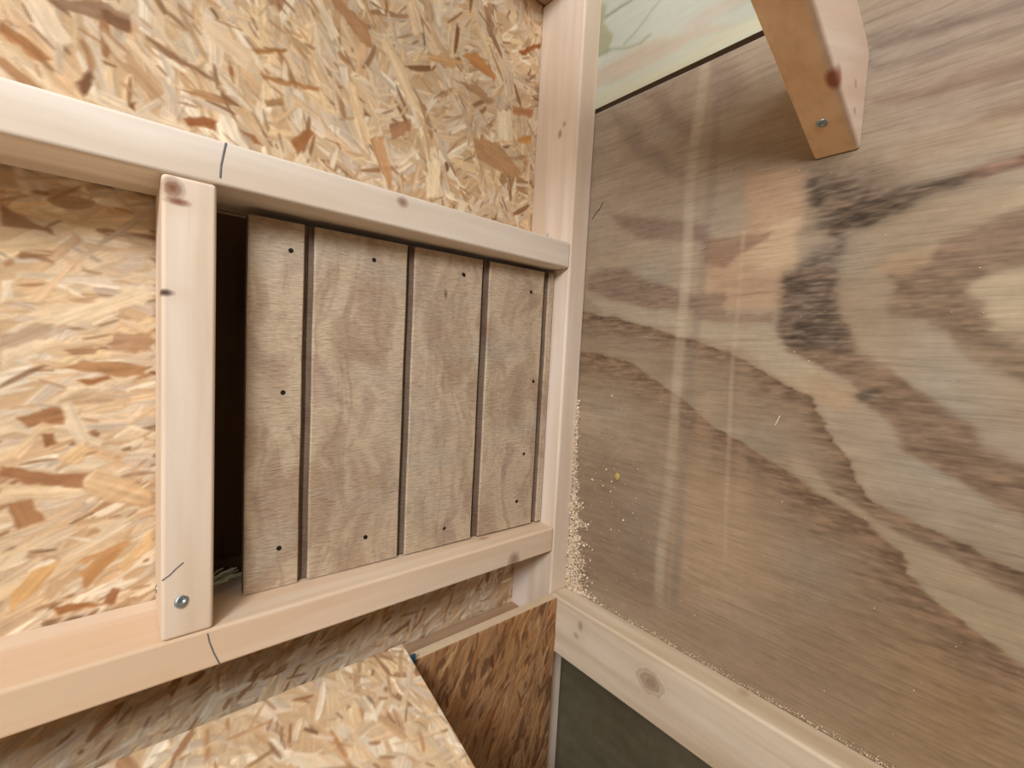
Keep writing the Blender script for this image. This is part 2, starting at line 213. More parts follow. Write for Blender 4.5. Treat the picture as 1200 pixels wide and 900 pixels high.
PAL = [((220,194,160),5), ((226,205,174),4.5), ((238,222,196),2.6), ((214,184,148),5), ((206,172,134),3),
       ((192,156,118),1.4), ((170,130,94),.5), ((214,194,170),4), ((226,196,154),2.4), ((204,182,158),2.2)]
def pick(r):
    t = r.random()*sum(w_ for _, w_ in PAL)
    for c, w_ in PAL:
        t -= w_
        if t <= 0: break
    j = 1 + r.uniform(-.05, .05)
    return tuple(min(250, v*j) for v in c)

def grid_axis(n0, n1, f0, f1, step, coarse, extra=()):
    v = set([n0, n1]) | set(e for e in extra if n0 <= e <= n1)
    x = n0
    while x < n1:
        v.add(round(x, 5)); x += step if f0 <= x < f1 else min(coarse, (f0-x) if x < f0 and f0-x > 1e-5 else coarse)
    o = []
    for q in sorted(v):
        if not o or q-o[-1] > 2e-4 or q in extra or q == n1: o.append(q)
    return np.array(o)

def strand_board(name, origin, u, v, wn, size, dens, mat, seed, th=.011, bias=None, extra=(), hole=None, fine=None, step=.0014, shade=None, parent=None, loc=(0,0,0), ks=1.0):
    """Pressed strand board: overlapping wood strands laid one on another, each with its own colour (attribute 'tone') and its own relief."""
    r = random.Random(seed)
    W_, H_ = size; fine = fine or (0, W_, 0, H_)
    ex = (hole[0], hole[1]) if hole else (); ez = (hole[2], hole[3]) if hole else ()
    A = grid_axis(0, W_, fine[0], fine[1], step, .01, ex); B = grid_axis(0, H_, fine[2], fine[3], step, .01, ez)
    n, k = len(A), len(B)
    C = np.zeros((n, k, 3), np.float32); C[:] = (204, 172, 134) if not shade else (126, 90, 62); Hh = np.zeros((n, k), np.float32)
    def stroke(x, y, L, wd, ang, c, alpha, lift, soft):
        R_ = math.hypot(L/2, wd/2)+.004
        i0, i1 = np.searchsorted(A, (x-R_, x+R_)); j0, j1 = np.searchsorted(B, (y-R_, y+R_))
        if i1-i0 < 2 or j1-j0 < 2: return
        X = A[i0:i1, None]-x; Y = B[None, j0:j1]-y
        ca, sa = math.cos(ang), math.sin(ang)
        s_ = X*ca+Y*sa; t_ = -X*sa+Y*ca
        o1, o2 = r.uniform(5, 90), r.uniform(5, 90)
        bend = r.uniform(-.25, .25)*wd
        t_ = t_ - bend*((2*s_/L)**2)
        rag = vn(s_*60+o1, s_*0+o2)*wd*.5
        endr = vn(t_*500+o1, t_*0+o2+7)*min(L*.28, .012)
        dt = (wd/2*(1-.45*np.abs(2*s_/L)**3)+rag*.5)-np.abs(t_)
        ds = (L/2+endr)-np.abs(s_)
        d = np.minimum(dt, ds)
        a = np.clip(d/soft+.5, 0, 1)*alpha
        gr = vn(s_*22+o1, t_*700+o2)*.16 + vn(s_*60+o2, t_*240+o1)*.12
        cc = np.array(c, np.float32)*(1+gr[..., None])
        a3 = a[..., None]
        C[i0:i1, j0:j1] = C[i0:i1, j0:j1]*(1-a3)+cc*a3
        Hh[i0:i1, j0:j1] = Hh[i0:i1, j0:j1]*(1-a)+(lift+gr*.0005+s_*r.uniform(-.008, .008)+t_*r.uniform(-.03, .03))*a
    area_ = W_*H_
    for nn_, L0, L1, w0, w1, kind in ((900, .05, .11, .012, .028, 0), (2400, .03, .08, .005, .015, 1), (3000, .012, .05, .0025, .008, 2), (3200, .005, .024, .0012, .0036, 3)):
        for i in range(int(nn_*area_*dens)):
            x, y = r.uniform(-.02, W_+.02), r.uniform(-.02, H_+.02)
            m_, s_ = bias(x, y) if bias else (0, 1.2)
            c = pick(r); al = .9
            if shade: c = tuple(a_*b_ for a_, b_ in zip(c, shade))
            if kind == 3:
                if r.random() < .5: q = r.uniform(.58, .84); c = (c[0]*q*1.04, c[1]*q*.9, c[2]*q*.78)
                al = .8
            elif kind == 2 and r.random() < .12: q = r.uniform(.6, .8); c = (c[0]*q*1.04, c[1]*q*.9, c[2]*q*.78)
            stroke(x, y, r.uniform(L0, L1)*ks, r.uniform(w0, w1)*ks, r.gauss(m_, s_), c, al, .0002+r.uniform(0, .0009), .0022)
    for poly, c in extra:
        xs = [p[0] for p in poly]; ys = [p[1] for p in poly]
        i0, i1 = np.searchsorted(A, (min(xs)-.006, max(xs)+.006)); j0, j1 = np.searchsorted(B, (min(ys)-.006, max(ys)+.006))
        if i1-i0 < 2 or j1-j0 < 2: continue
        X = np.repeat(A[i0:i1, None], j1-j0, 1); Y = np.repeat(B[None, j0:j1], i1-i0, 0)
        wob = vn(X*150+9, Y*150+9)*.004
        d, _, ins = seg_dist(X+wob, Y+vn(X*170+40, Y*170+3)*.004, poly, True)
        mx, my = sum(xs)/len(xs), sum(ys)/len(ys)
        sxx = sum((q-mx)**2 for q in xs); syy = sum((q-my)**2 for q in ys); sxy = sum((p[0]-mx)*(p[1]-my) for p in poly)
        an = .5*math.atan2(2*sxy, sxx-syy); s_ = X*math.cos(an)+Y*math.sin(an); t_ = -X*math.sin(an)+Y*math.cos(an)
        gr = vn(s_*22+20, t_*700+20)*.15+vn(s_*60+20, t_*240+20)*.12
        a = np.clip(np.where(ins, d, -d)/.0026+.5, 0, 1)*.85
        lift = .0011 if sum(c) > 480 else .0001
        C[i0:i1, j0:j1] = C[i0:i1, j0:j1]*(1-a[..., None])+(np.array(c)*(1+gr[..., None]))*a[..., None]
        Hh[i0:i1, j0:j1] = Hh[i0:i1, j0:j1]*(1-a)+(lift+gr*.0004)*a
    v_ = np.clip(C, 0, 255)/255; Lc = np.where(v_ <= .04045, v_/12.92, ((v_+.055)/1.055)**2.4)
    o_, u_, vv_, w_n = [np.array(q, float) for q in (origin, u, v, wn)]
    AA, BB = np.meshgrid(A, B, indexing='ij')
    edge = np.ones_like(AA); edge[0] = 0; edge[-1] = 0; edge[:, 0] = 0; edge[:, -1] = 0
    Pp = o_+AA[..., None]*u_+BB[..., None]*vv_+(Hh*edge)[..., None]*w_n - np.array(loc)
    idx = np.arange(n*k).reshape(n, k)
    q = np.stack([idx[:-1, :-1], idx[1:, :-1], idx[1:, 1:], idx[:-1, 1:]], -1)
    if hole:
        ca_ = (A[:-1]+A[1:])/2; cb_ = (B[:-1]+B[1:])/2
        inh = ((ca_ > hole[0]) & (ca_ < hole[1]))[:, None] & ((cb_ > hole[2]) & (cb_ < hole[3]))[None]
        q = q[~inh]
    q = q.reshape(-1, 4)
    if np.dot(np.cross(u_, vv_), w_n) < 0: q = q[:, ::-1]
    nv = n*k
    slabs = [(0, W_, 0, H_)] if not hole else [(0, hole[0], 0, H_), (hole[1], W_, 0, H_), (hole[0], hole[1], 0, hole[2]), (hole[0], hole[1], hole[3], H_)]
    ev, ef = [], []
    for a0, a1, b0, b1 in slabs:
        i0 = nv+len(ev)
        for d in (-.0001, -th):
            for a, b in ((a0, b0), (a1, b0), (a1, b1), (a0, b1)): ev.append(o_+u_*a+vv_*b+w_n*d-np.array(loc))
        for f in ((7,6,5,4), (4,5,1,0), (5,6,2,1), (6,7,3,2), (7,4,0,3)): ef.append([i0+z for z in f])
    me = bpy.data.meshes.new(name)
    me.from_pydata(np.vstack([Pp.reshape(-1, 3), np.array(ev)]).tolist(), [], q.tolist()+ef); me.update()
    cc = np.ones((nv+len(ev), 4)); cc[:nv, :3] = Lc.reshape(-1, 3); cc[nv:, :3] = lin((222, 198, 166))
    at = me.color_attributes.new('tone', 'FLOAT_COLOR', 'POINT'); at.data.foreach_set('color', cc.ravel())
    sm = np.zeros(len(me.polygons), bool); sm[:len(q)] = True; me.polygons.foreach_set('use_smooth', sm)
    me.materials.append(mat)
    o = bpy.data.objects.new(name, me)
    if parent is None: o.location = loc
    return link(o, parent)

M = {}
M['osb'] = attr_mat('strand_board', (160, 160, 160), .10, .8, bumpst=.2)
M['ply'] = attr_mat('weathered_plywood', (80, 22, 460), .26, .9, bumpst=.35)
M['green_ply'] = attr_mat('green_treated_plywood', (90, 12, 160), .07, .75, bumpst=.2)
M['nail'] = plain('dark_nail', (46, 40, 38), .5, .6)
M['screw'] = plain('zinc_screw', (176, 190, 198), .35, .85, .1)
M['pencil'] = plain('pencil_graphite', (128, 124, 124), .6)
M['blue'] = plain('blue_plastic', (34, 84, 112), .5)
M['floor'] = pine('floor_boards', 1, (112, 88, 64), (84, 62, 44), seed=9)
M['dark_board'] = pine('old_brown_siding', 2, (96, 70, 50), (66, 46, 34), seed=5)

# ---------------- the setting ----------------
H = .3948; D = .0913; W = .038; PX = -.5196
# strand-board wall with the hatch opening cut out of it
OX, OZ = -1.9, -.9     # origin of the face
HOLE = (PX+W-.002, -W-.006, .0, H)
TOP = 1.25
def osb_bias(a, b):
    x, z = a+OX, b+OZ
    if z > H: return (-.9, .55) if x < -.3 else (-1.15, .6) if math.sin(x*60+z*40) > -.2 else (.5, .5)
    if z < -.03: return (.7, .45)
    return (.15, .35) if z > .12 else (.4, .35)
wl = strand_board('wall_left', (OX, 0, OZ), (1, 0, 0), (0, 0, 1), (0, -1, 0), (-OX, TOP-OZ), 1.0, M['osb'], 3, bias=osb_bias,
                  hole=(HOLE[0]-OX, HOLE[1]-OX, HOLE[2]-OZ, HOLE[3]-OZ), fine=(1.15, 1.9, .68, 1.78),
                  extra=[([(x-OX, z-OZ) for x, z in p], c) for p, c in OSBF])
tag(wl, kind='structure')

def figured_panel(name, ys, zs, x, mat, base, patches, edges, seed, stripes=(), wob=.006, var=14, th=.011, grey=False):
    """A plywood sheet in the plane x; its figure (bands of early and late wood, stains, some painted falloff of light) sits in the 'tone' attribute."""
    rs = np.random.RandomState(seed)
    Y, Z = np.meshgrid(ys, zs, indexing='ij'); n, k = Y.shape
    # wobble: band edges are ragged along the horizontal grain
    wy = vnoise(rs, Y*30+50, Z*30+50)*wob*2 + vnoise(rs, Y*90+500, Z*300+500)*wob*1.0
    wz = vnoise(rs, Y*40+50, Z*40+50)*wob + vnoise(rs, Y*100+500, Z*200+500)*wob*.4
    YY, ZZ = Y+wy, Z+wz
    C = np.zeros((n, k, 3)); C[:] = base
    C += ((vnoise(rs, Y*9+30, Z*12+30)*1.8 + vnoise(rs, Y*40+100, Z*90+100)*.6)*var)[..., None]
    def lay(c, a): C[:] = C*(1-a[..., None]) + np.array(c, float)*a[..., None]
    gz = np.clip(vnoise(rs, Y*14+70, Z*16+70)*3-.35, 0, 1)*.45
    if grey: lay((160, 153, 142), gz)
    P_ = list(patches)
    nb = [p for p in P_ if p[2] >= .02]; sm = [p for p in P_ if p[2] < .02]
    def do(ps):
        for pts, c, soft, st in ps:
            d, _, ins = seg_dist(YY, ZZ, pts, True)
            lay(c, st*(1/(1+np.exp(-np.where(ins, d, -d)/(soft*.5 if soft >= .02 else soft*.3)))))
    do(nb)
    for pts, c, fade, st in edges:
        d, sg, _ = seg_dist(YY, ZZ, pts, False)
        lay(c, st*np.where(sg > 0, np.exp(-d/fade), np.exp(-d/.0016)*.6))
    do(sm)
    for (y0, z0, y1, z1, wd, c, st) in stripes:
        t = np.clip((Z-z0)/(z1-z0), 0, 1); yc = y0+(y1-y0)*t + vnoise(rs, Z*8+9, Z*0+3)*.008
        ok = (Z > min(z0, z1)-.02) & (Z < max(z0, z1)+.02)
        end = np.clip((Z-min(z0, z1))/.05, 0, 1)
        a = np.exp(-((Y-yc)/wd)**4)*st*(.85+vnoise(rs, Z*14+7, Y*20+30)*.5)*ok*end
        lay(c, np.clip(a, 0, 1))
    if grey:   # torn dark fibres in the stained patches
        lum = C.mean(-1); am = np.clip((132-lum)/40, 0, 1)
        fb = vnoise(rs, (Y+Z*.25)*70+300, Z*420+900)+vnoise(rs, (Y+Z*.25)*180+300, Z*700+900)*.6
        C *= (1+fb*am*.55)[..., None]
    # streaky hairlines along the grain
    C += ((vnoise(rs, Y*26+100, Z*420+900)*.8+vnoise(rs, Y*70+100, Z*640+900)*.6)*var*.34)[..., None]
    C += ((vnoise(rs, Y*60+100, Z*70+100)*.9+vnoise(rs, Y*160+300, Z*220+300)*.8+vnoise(rs, Y*330+600, Z*420+600)*.7)*var*.42)[..., None]
    C = np.clip(C*np.array([.965, .96, .95]), 0, 255)
    v = C/255; L_ = np.where(v <= .04045, v/12.92, ((v+.055)/1.055)**2.4)
    verts = np.stack([np.full((n, k), x), Y, Z], -1).reshape(-1, 3)
    idx = np.arange(n*k).reshape(n, k)
    q = np.stack([idx[:-1, :-1], idx[:-1, 1:], idx[1:, 1:], idx[1:, :-1]], -1).reshape(-1, 4)
    # back and edges of the sheet
    nv = n*k
    cor = [(ys[0], zs[0]), (ys[-1], zs[0]), (ys[-1], zs[-1]), (ys[0], zs[-1])]
    ev = [(x, a, b) for a, b in cor] + [(x+th, a, b) for a, b in cor]
    ef = [(0,1,5,4), (1,2,6,5), (2,3,7,6), (3,0,4,7), (4,5,6,7)]
    allv = np.vstack([verts, np.array(ev)])
    me = bpy.data.meshes.new(name)
    me.from_pydata(allv.tolist(), [], q.tolist() + [[nv+i for i in f] for f in ef]); me.update()
    a = me.color_attributes.new('tone', 'FLOAT_COLOR', 'POINT')
    cc = np.ones((nv+8, 4)); cc[:nv, :3] = L_.reshape(-1, 3); cc[nv:, :3] = lin((120, 96, 72))
    a.data.foreach_set('color', cc.ravel())
    me.materials.append(mat)
    o = bpy.data.objects.new(name, me); return link(o)

fine_y = np.concatenate([np.arange(0, -.62, -.0015), np.arange(-.62, -1.91, -.01)])
STR = [(-.254, -.08, -.258, .63, .0075, (198, 184, 162), .5), (-.275, -.08, -.279, .56, .006, (132, 120, 108), .35),
       (-.337, .0, -.322, .40, .0028, (190, 168, 142), .42), (-.352, .0, -.338, .30, .006, (176, 152, 124), .25),
       (-.300, .0, -.300, .2, .012, (176, 150, 122), .3)]
wr = figured_panel('wall_right', fine_y, np.arange(-.15, .6315, .0015), 0, M['ply'], (165, 147, 124), PATCHES, EDGES, 4, STR, grey=True)
tag(wr, kind='structure')
uy = np.concatenate([np.arange(0, -.45, -.002), np.arange(-.45, -1.91, -.02)])
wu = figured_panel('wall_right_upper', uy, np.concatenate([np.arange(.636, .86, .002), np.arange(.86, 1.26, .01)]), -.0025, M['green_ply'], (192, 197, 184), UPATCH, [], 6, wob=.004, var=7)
tag(wu, kind='structure')
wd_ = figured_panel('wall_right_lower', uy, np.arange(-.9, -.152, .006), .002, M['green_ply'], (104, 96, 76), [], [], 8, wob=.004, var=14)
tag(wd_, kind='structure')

fl = mesh_obj('floor', box(-1.9, .012, -1.9, .012, -.94, -.9), M['floor']); tag(fl, kind='structure')

pl_w = plain('pale_painted_board', (205, 190, 172), .8, 0, .06, 12)
for nm, dm in (('wall_back', (-1.9, .012, -1.94, -1.9, -.94, TOP)), ('wall_far', (-1.94, -1.9, -1.94, .012, -.94, TOP)), ('ceiling', (-1.94, .012, -1.94, .012, TOP, TOP+.03))):
    tag(mesh_obj(nm, box(*dm), pl_w), kind='structure')

# ---------------- framing timber ----------------
BASE = (232, 214, 196); STK = (212, 184, 156)
def timber(name, dims, mat, label, cat, bevel=.0035, group=None):
    x0, x1, y0, y1, z0, z1 = dims
    loc = ((x0+x1)/2, (y0+y1)/2, z0)
    o = mesh_obj(name, box(*dims, bevel=bevel, seg=4), mat, None, loc, smooth=False)
    for p in o.data.polygons: p.use_smooth = True
    md = o.modifiers.new('wn', 'WEIGHTED_NORMAL'); md.keep_sharp = False
    return tag(o, label, cat, group)

def child(name, bm, mat, parent, label=None, smooth=True):
    """bm in world coordinates -> child of parent (parent unrotated)"""
    o = mesh_obj(name, bm, mat, parent, tuple(parent.location), smooth)
    if label: o['label'] = label
    return o

def disc(center, normal, rad, h=.0006, seg=14, squash=1.0, recess=0):
    """low domed head; recess cuts a small cross-like dimple"""
    b = bmesh.new(); n = Vector(normal).normalized()
    t = n.orthogonal().normalized(); s_ = n.cross(t)
    rings = []
    for (rr, hh) in ((1, -.0006), (1, h*.4), (.8, h), (.35, h), (.28, h-recess)):
        rings.append([b.verts.new(Vector(center)+t*math.cos(2*PI*i/seg)*rad*rr+s_*math.sin(2*PI*i/seg)*rad*rr*squash+n*hh) for i in range(seg)])
    for r0, r1 in zip(rings, rings[1:]):
        for i in range(seg): b.faces.new((r0[i], r0[(i+1) % seg], r1[(i+1) % seg], r1[i]))
    b.faces.new(rings[-1]); return b
PI = math.pi

def ribbon(pts, wid, nrm, th=.0003):
    """thin drawn line lying on a surface"""
    b = bmesh.new(); n = Vector(nrm); prev = None; k = len(pts)
    for i, p in enumerate(pts):
        p = Vector(p); d = (Vector(pts[min(i+1, k-1)])-Vector(pts[max(i-1, 0)])).normalized(); s_ = d.cross(n).normalized()*wid/2
        cur = [b.verts.new(p+s_), b.verts.new(p+s_*.5+n*th), b.verts.new(p-s_*.5+n*th), b.verts.new(p-s_)]
        if prev:
            for j in range(3): b.faces.new((prev[j], prev[j+1], cur[j+1], cur[j]))
        prev = cur
    return b

m_stud = pine('pine_stud', 2, (238, 223, 208), (218, 196, 172), [((-.0385, -.055, .60), (.01, .004, .006), (140, 112, 92), .8), ((-.0385, -.063, .612), (.01, .003, .004), (150, 122, 100), .7),
            ((-.0385, -.04, .45), (.01, .003, .004), (160, 134, 112), .6), ((-.0385, -.05, .2), (.01, .006, .009), (168, 120, 84), .6)], seed=1)
m_railu = pine('pine_upper_rail', 0, (236, 224, 210), (214, 196, 174), [((-.31, -.0915, .423), (.006, .01, .005), (130, 84, 56), .85)], seed=2)
m_raill = pine('pine_lower_rail', 0, (234, 217, 198), (216, 186, 154), [((-.118, -.0915, -.031), (.010, .012, .011), (138, 112, 92), .85), ((-.155, -.065, .0), (.008, .004, .01), (168, 116, 76), .7)], seed=3)
m_post = pine('pine_post', 2, (236, 219, 201), (214, 190, 162), [((-.512, -.0915, .383), (.007, .02, .008), (118, 58, 30), 1), ((-.509, -.0915, .3735), (.008, .02, .003), (128, 66, 38), .95), ((-.5175, -.0915, .299), (.006, .02, .0028), (62, 34, 30), 1),
            ], seed=4)
m_railr = pine('pine_right_rail', 1, (228, 212, 188), (196, 172, 140), [((-.0385, -.272, -.141), (.02, .017, .013), (150, 124, 98), .85), ((-.0385, -.155, -.126), (.02, .004, .007), (150, 126, 100), .7), ((-.0385, -.148, -.145), (.02, .005, .004), (146, 122, 98), .6),
            ((-.012, -.372, -.104), (.006, .006, .01), (170, 140, 112), .6)], seed=6)
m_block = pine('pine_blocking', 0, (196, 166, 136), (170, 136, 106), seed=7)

stud = timber('wall_stud', (-W, -.0003, -D, -.0003, -.9, .812), m_stud, 'pale pine corner stud running full height between strand board and plywood', 'stud')
rail_u = timber('wall_rail', (-1.9, -W-.0004, -D, -.0024, H, H+W), m_railu, 'upper horizontal pine rail above the small plank door', 'rail')
rail_l = timber('wall_rail', (-1.9, -W-.0004, -D, -.0024, -W, 0), m_raill, 'lower horizontal pine rail the small plank door stands on', 'rail')
post = timber('wall_stud', (PX, PX+W, -D-.0004, -.0024, .0003, H-.0003), m_post, 'short pine upright with a screw, left of the small plank door', 'stud')
rail_r = timber('wall_rail', (-W, -.0003, -1.9, -D-.0006, -.193, -.104), m_railr, 'knotty pine rail along the foot of the brown plywood wall', 'rail')
block = timber('timber_blocking', (-.29, -W-.0004, -.0895, -.0024, -.195, -.157), m_block, 'shaded flat pine block behind the dark strand board sheet', 'blocking')
plate = timber('top_plate', (-1.9, -.0003, -.0895, -.0024, .8125, .8505), m_block, 'pine plate lying across the top of the corner stud', 'plate')
# pencil marks on the rails where the post was set out
child('pencil_mark', ribbon([(-.4755, -D-.0001, .4315), (-.4772, -D-.0001, .422), (-.479, -D-.0001, .411), (-.4795, -D-.0001, .401)], .0018, (0, -1, 0)), M['pencil'], rail_u, 'curved grey pencil line')
child('pencil_mark', ribbon([(-.486, -D-.0001, -.003), (-.4845, -D-.0001, -.012), (-.481, -D-.0001, -.024), (-.4765, -D-.0001, -.036)], .0013, (0, -1, 0)), M['pencil'], rail_l, 'curved grey pencil line')
child('pencil_mark', ribbon([(-.519, -D-.0005, .056), (-.514, -D-.0005, .059), (-.509, -D-.0005, .064), (-.504, -D-.0005, .068)], .0012, (0, -1, 0)), M['pencil'], post, 'short slanted pencil tick')
child('screw', disc((-.505, -D-.0003, .034), (.2, -1, .3), .0064, .0016, 16, .8, .001), M['screw'], post, 'zinc screw head driven at an angle')
child('screw', disc((PX-.0001, -.03, .022), (-1, 0, .1), .004, .001, 14, 1, .0008), M['screw'], post, 'zinc screw head in the side face')

# ---------------- the small plank door ----------------
dx0, dx1 = -.4495, -.0385
dr = bpy.data.objects.new('hatch_door', None); dr.location = (dx0, -.034, .0008); dr.rotation_euler = (0, 0, -math.atan2(.016, .411)); link(dr)
dr.empty_display_size = .05
tag(dr, 'weathered grey-brown grooved plank door set in the pine frame', 'door')
DW, DH, TH = .4105, .3855, .0135
grooves = [(.0520, .0625), (.1680, .1785), (.2780, .2905), (.3900, .4000)]
def door_bm():
    prof = [(0, -.0015), (.0015, 0)]
    for a, b in grooves:
        prof += [(a-.0012, 0), (a, .0012), (a+.0006, .0068), (a+.0048, .0078), (a+.0052, .0060), (b-.0018, .0056), (b-.0006, .0012), (b+.0008, 0)]
    prof += [(DW-.0015, 0), (DW, -.0015)]
    # densify the flat faces
    pts = [prof[0]]
    for p, q in zip(prof, prof[1:]):
        k = max(1, int((q[0]-p[0])/.006))
        for i in range(1, k+1): pts.append((p[0]+(q[0]-p[0])*i/k, p[1]+(q[1]-p[1])*i/k))
    pts = [(a, -TH+abs(d) if d >= 0 else -TH+.0015) for a, d in pts]
    b = bmesh.new(); nz = 40; rows = []
    for j in range(nz+1):
        z = DH*j/nz
        rows.append([b.verts.new((a + .0002*math.sin(z*41+a*9), y, z + (a*.006))) for a, y in pts])
    for r0, r1 in zip(rows, rows[1:]):
        for i in range(len(pts)-1): b.faces.new((r0[i], r0[i+1], r1[i+1], r1[i]))
    bk = [b.verts.new((0, 0, 0)), b.verts.new((DW, 0, DW*.006)), b.verts.new((DW, 0, DH+DW*.006)), b.verts.new((0, 0, DH))]
    b.faces.new(bk)
    b.faces.new([bk[0]]+[r_[0] for r_ in rows][::1]+[bk[3]]); b.faces.new([bk[1], bk[2]]+[r_[-1] for r_ in rows][::-1])
    b.faces.new([bk[3]]+rows[-1]+[bk[2]]); b.faces.new([bk[1]]+rows[0][::-1]+[bk[0]])
    bmesh.ops.recalc_face_normals(b, faces=b.faces)
    return b
def door_mat():
    s = NT('rough_sawn_siding', .85, .12)
    P = s.new('ShaderNodeTexCoord').outputs['Object']
    warp = s.noise(P, 9, 2, .5, 0, 1)
    wv = s.new('ShaderNodeVectorMath', operation='MULTIPLY_ADD'); s.set(wv.inputs[0], warp); wv.inputs[1].default_value = (.05, .05, .05); s.set(wv.inputs[2], P)
    Pw = wv.outputs[0]
    big = s.noise(s.map(Pw, (20, 20, 9), rot=(0, -.35, 0)), 1, 3, .55, .6)
    cath = s.noise(s.map(Pw, (30, 30, 4), loc=(3, 1, 2)), 1, 2, .5, 1.2)
    c = s.ramp(big, [(.32, col4((172, 146, 122))), (.43, col4((184, 160, 135))), (.5, col4((198, 177, 150))), (.58, col4((202, 180, 154))), (.68, col4((182, 158, 137)))])
    c = s.mix(s.math('MULTIPLY', s.ramp(cath, [(.5, G(0)), (.56, G(1)), (.64, G(.2)), (.72, G(0))]), .34), c, col4((152, 124, 104)))
    c = s.mix(s.math('MULTIPLY', s.ramp(s.noise(s.map(P, (8, 8, 16), loc=(9, 3, 0)), 1, 3), [(.5, G(0)), (.66, G(1))]), .45), c, col4((184, 172, 155)))
    # rough-sawn texture: short slanted torn fibres
    r1 = s.noise(s.map(P, (110, 60, 460), rot=(0, .6, 0)), 1, 4, .7)
    r2 = s.noise(s.map(P, (60, 60, 700), rot=(0, .1, 0)), 1, 3, .6)
    h = s.math('MULTIPLY_ADD', r1, .65, s.math('MULTIPLY', r2, .35))
    c = s.mix(1.0, c, s.ramp(h, [(.34, G(.76)), (.5, G(1)), (.66, G(1.16))]), 'MULTIPLY')
    # groove floors: darker weathered wood, with some recess shade painted in
    sx = s.new('ShaderNodeSeparateXYZ'); s.set(sx.inputs[0], P)
    inv = s.math('GREATER_THAN', sx.outputs[1], -TH+.0022)
    c = s.mix(s.math('MULTIPLY', inv, .75), c, col4((84, 64, 54)))
    # small knot streak
    d = s.vmath('LENGTH', s.vmath('DIVIDE', s.vmath('SUBTRACT', P, (.222, -TH, .335)), (.0035, .01, .008)))
    c = s.mix(s.ramp(d, [(.3, G(.75)), (1, G(0))]), c, col4((92, 66, 56)))
    s.color(c); s.bump(h, .9, .0022); return s.m
panel = door_bm()
me = bpy.data.meshes.new('siding_panel'); panel.to_mesh(me); panel.free(); me.materials.append(door_mat())
link(bpy.data.objects.new('siding_panel', me), dr)
for x, z in [(-.411, .358), (-.323, .363), (-.202, .364), (-.085, .356), (-.416, .211), (-.071, .224), (-.082, .114), (-.091, .042), (-.417, .044), (-.323, .036), (-.215, .025)]:
    b = disc((x-dx0, -TH, z-.0008), (0, -1, .1), .0026, .0006, 10, rnd.uniform(.7, 1.2))
    me = bpy.data.meshes.new('nail'); b.to_mesh(me); b.free(); me.materials.append(M['nail'])
    link(bpy.data.objects.new('nail', me), dr)

# what closes the opening behind the door
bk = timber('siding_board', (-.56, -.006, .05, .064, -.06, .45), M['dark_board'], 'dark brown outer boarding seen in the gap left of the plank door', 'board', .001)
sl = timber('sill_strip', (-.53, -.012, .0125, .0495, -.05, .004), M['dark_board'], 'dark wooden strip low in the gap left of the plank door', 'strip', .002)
# straw caught in the gap
def straw(pts, rad, nseg=6):
    b = bmesh.new(); prev = None; k = len(pts)
    for i, p in enumerate(pts):
        p = Vector(p); d = (Vector(pts[min(i+1, k-1)])-Vector(pts[max(i-1, 0)])).normalized()
        t = d.orthogonal().normalized(); s_ = d.cross(t); rr = rad*(1-.7*abs(i/(k-1)-.5))
        cur = [b.verts.new(p+t*math.cos(2*PI*j/nseg)*rr+s_*math.sin(2*PI*j/nseg)*rr) for j in range(nseg)]
        if prev:
            for j in range(nseg): b.faces.new((prev[j], prev[(j+1) % nseg], cur[(j+1) % nseg], cur[j]))
        else: b.faces.new(cur[::-1])
        prev = cur
    b.faces.new(prev); return b
b = bmesh.new()
for i in range(16):
    a = Vector((-.4815+rnd.uniform(-.001, .014), -.026+rnd.uniform(-.004, .004), .010+rnd.uniform(0, .005)))
    e = a+Vector((rnd.uniform(.012, .026), rnd.uniform(-.004, .004), rnd.uniform(.001, .012)))
    mid = (a+e)/2+Vector((0, rnd.uniform(-.003, .003), rnd.uniform(-.001, .003)))
    s1 = straw([a, mid, e], rnd.uniform(.0008, .0016)); me_t = bpy.data.meshes.new('t'); s1.to_mesh(me_t); s1.free(); b.from_mesh(me_t); bpy.data.meshes.remove(me_t)
o = mesh_obj('straw_wisp', b, plain('dry_grass', (196, 204, 176), .8), None, (-.465, -.006, .0), True)
tag(o, 'pale grey-green wisp of dry straw in the gap between upright and plank door', 'straw', kind='stuff')

# ---------------- sloping timber on the plywood wall ----------------
AL = math.radians(21.3); ca, sa = math.cos(AL), math.sin(AL)
z_b = .478; y0b, y1b = -.4290, -.3905; dep = .089; LEN = 1.25
bm = bmesh.new()
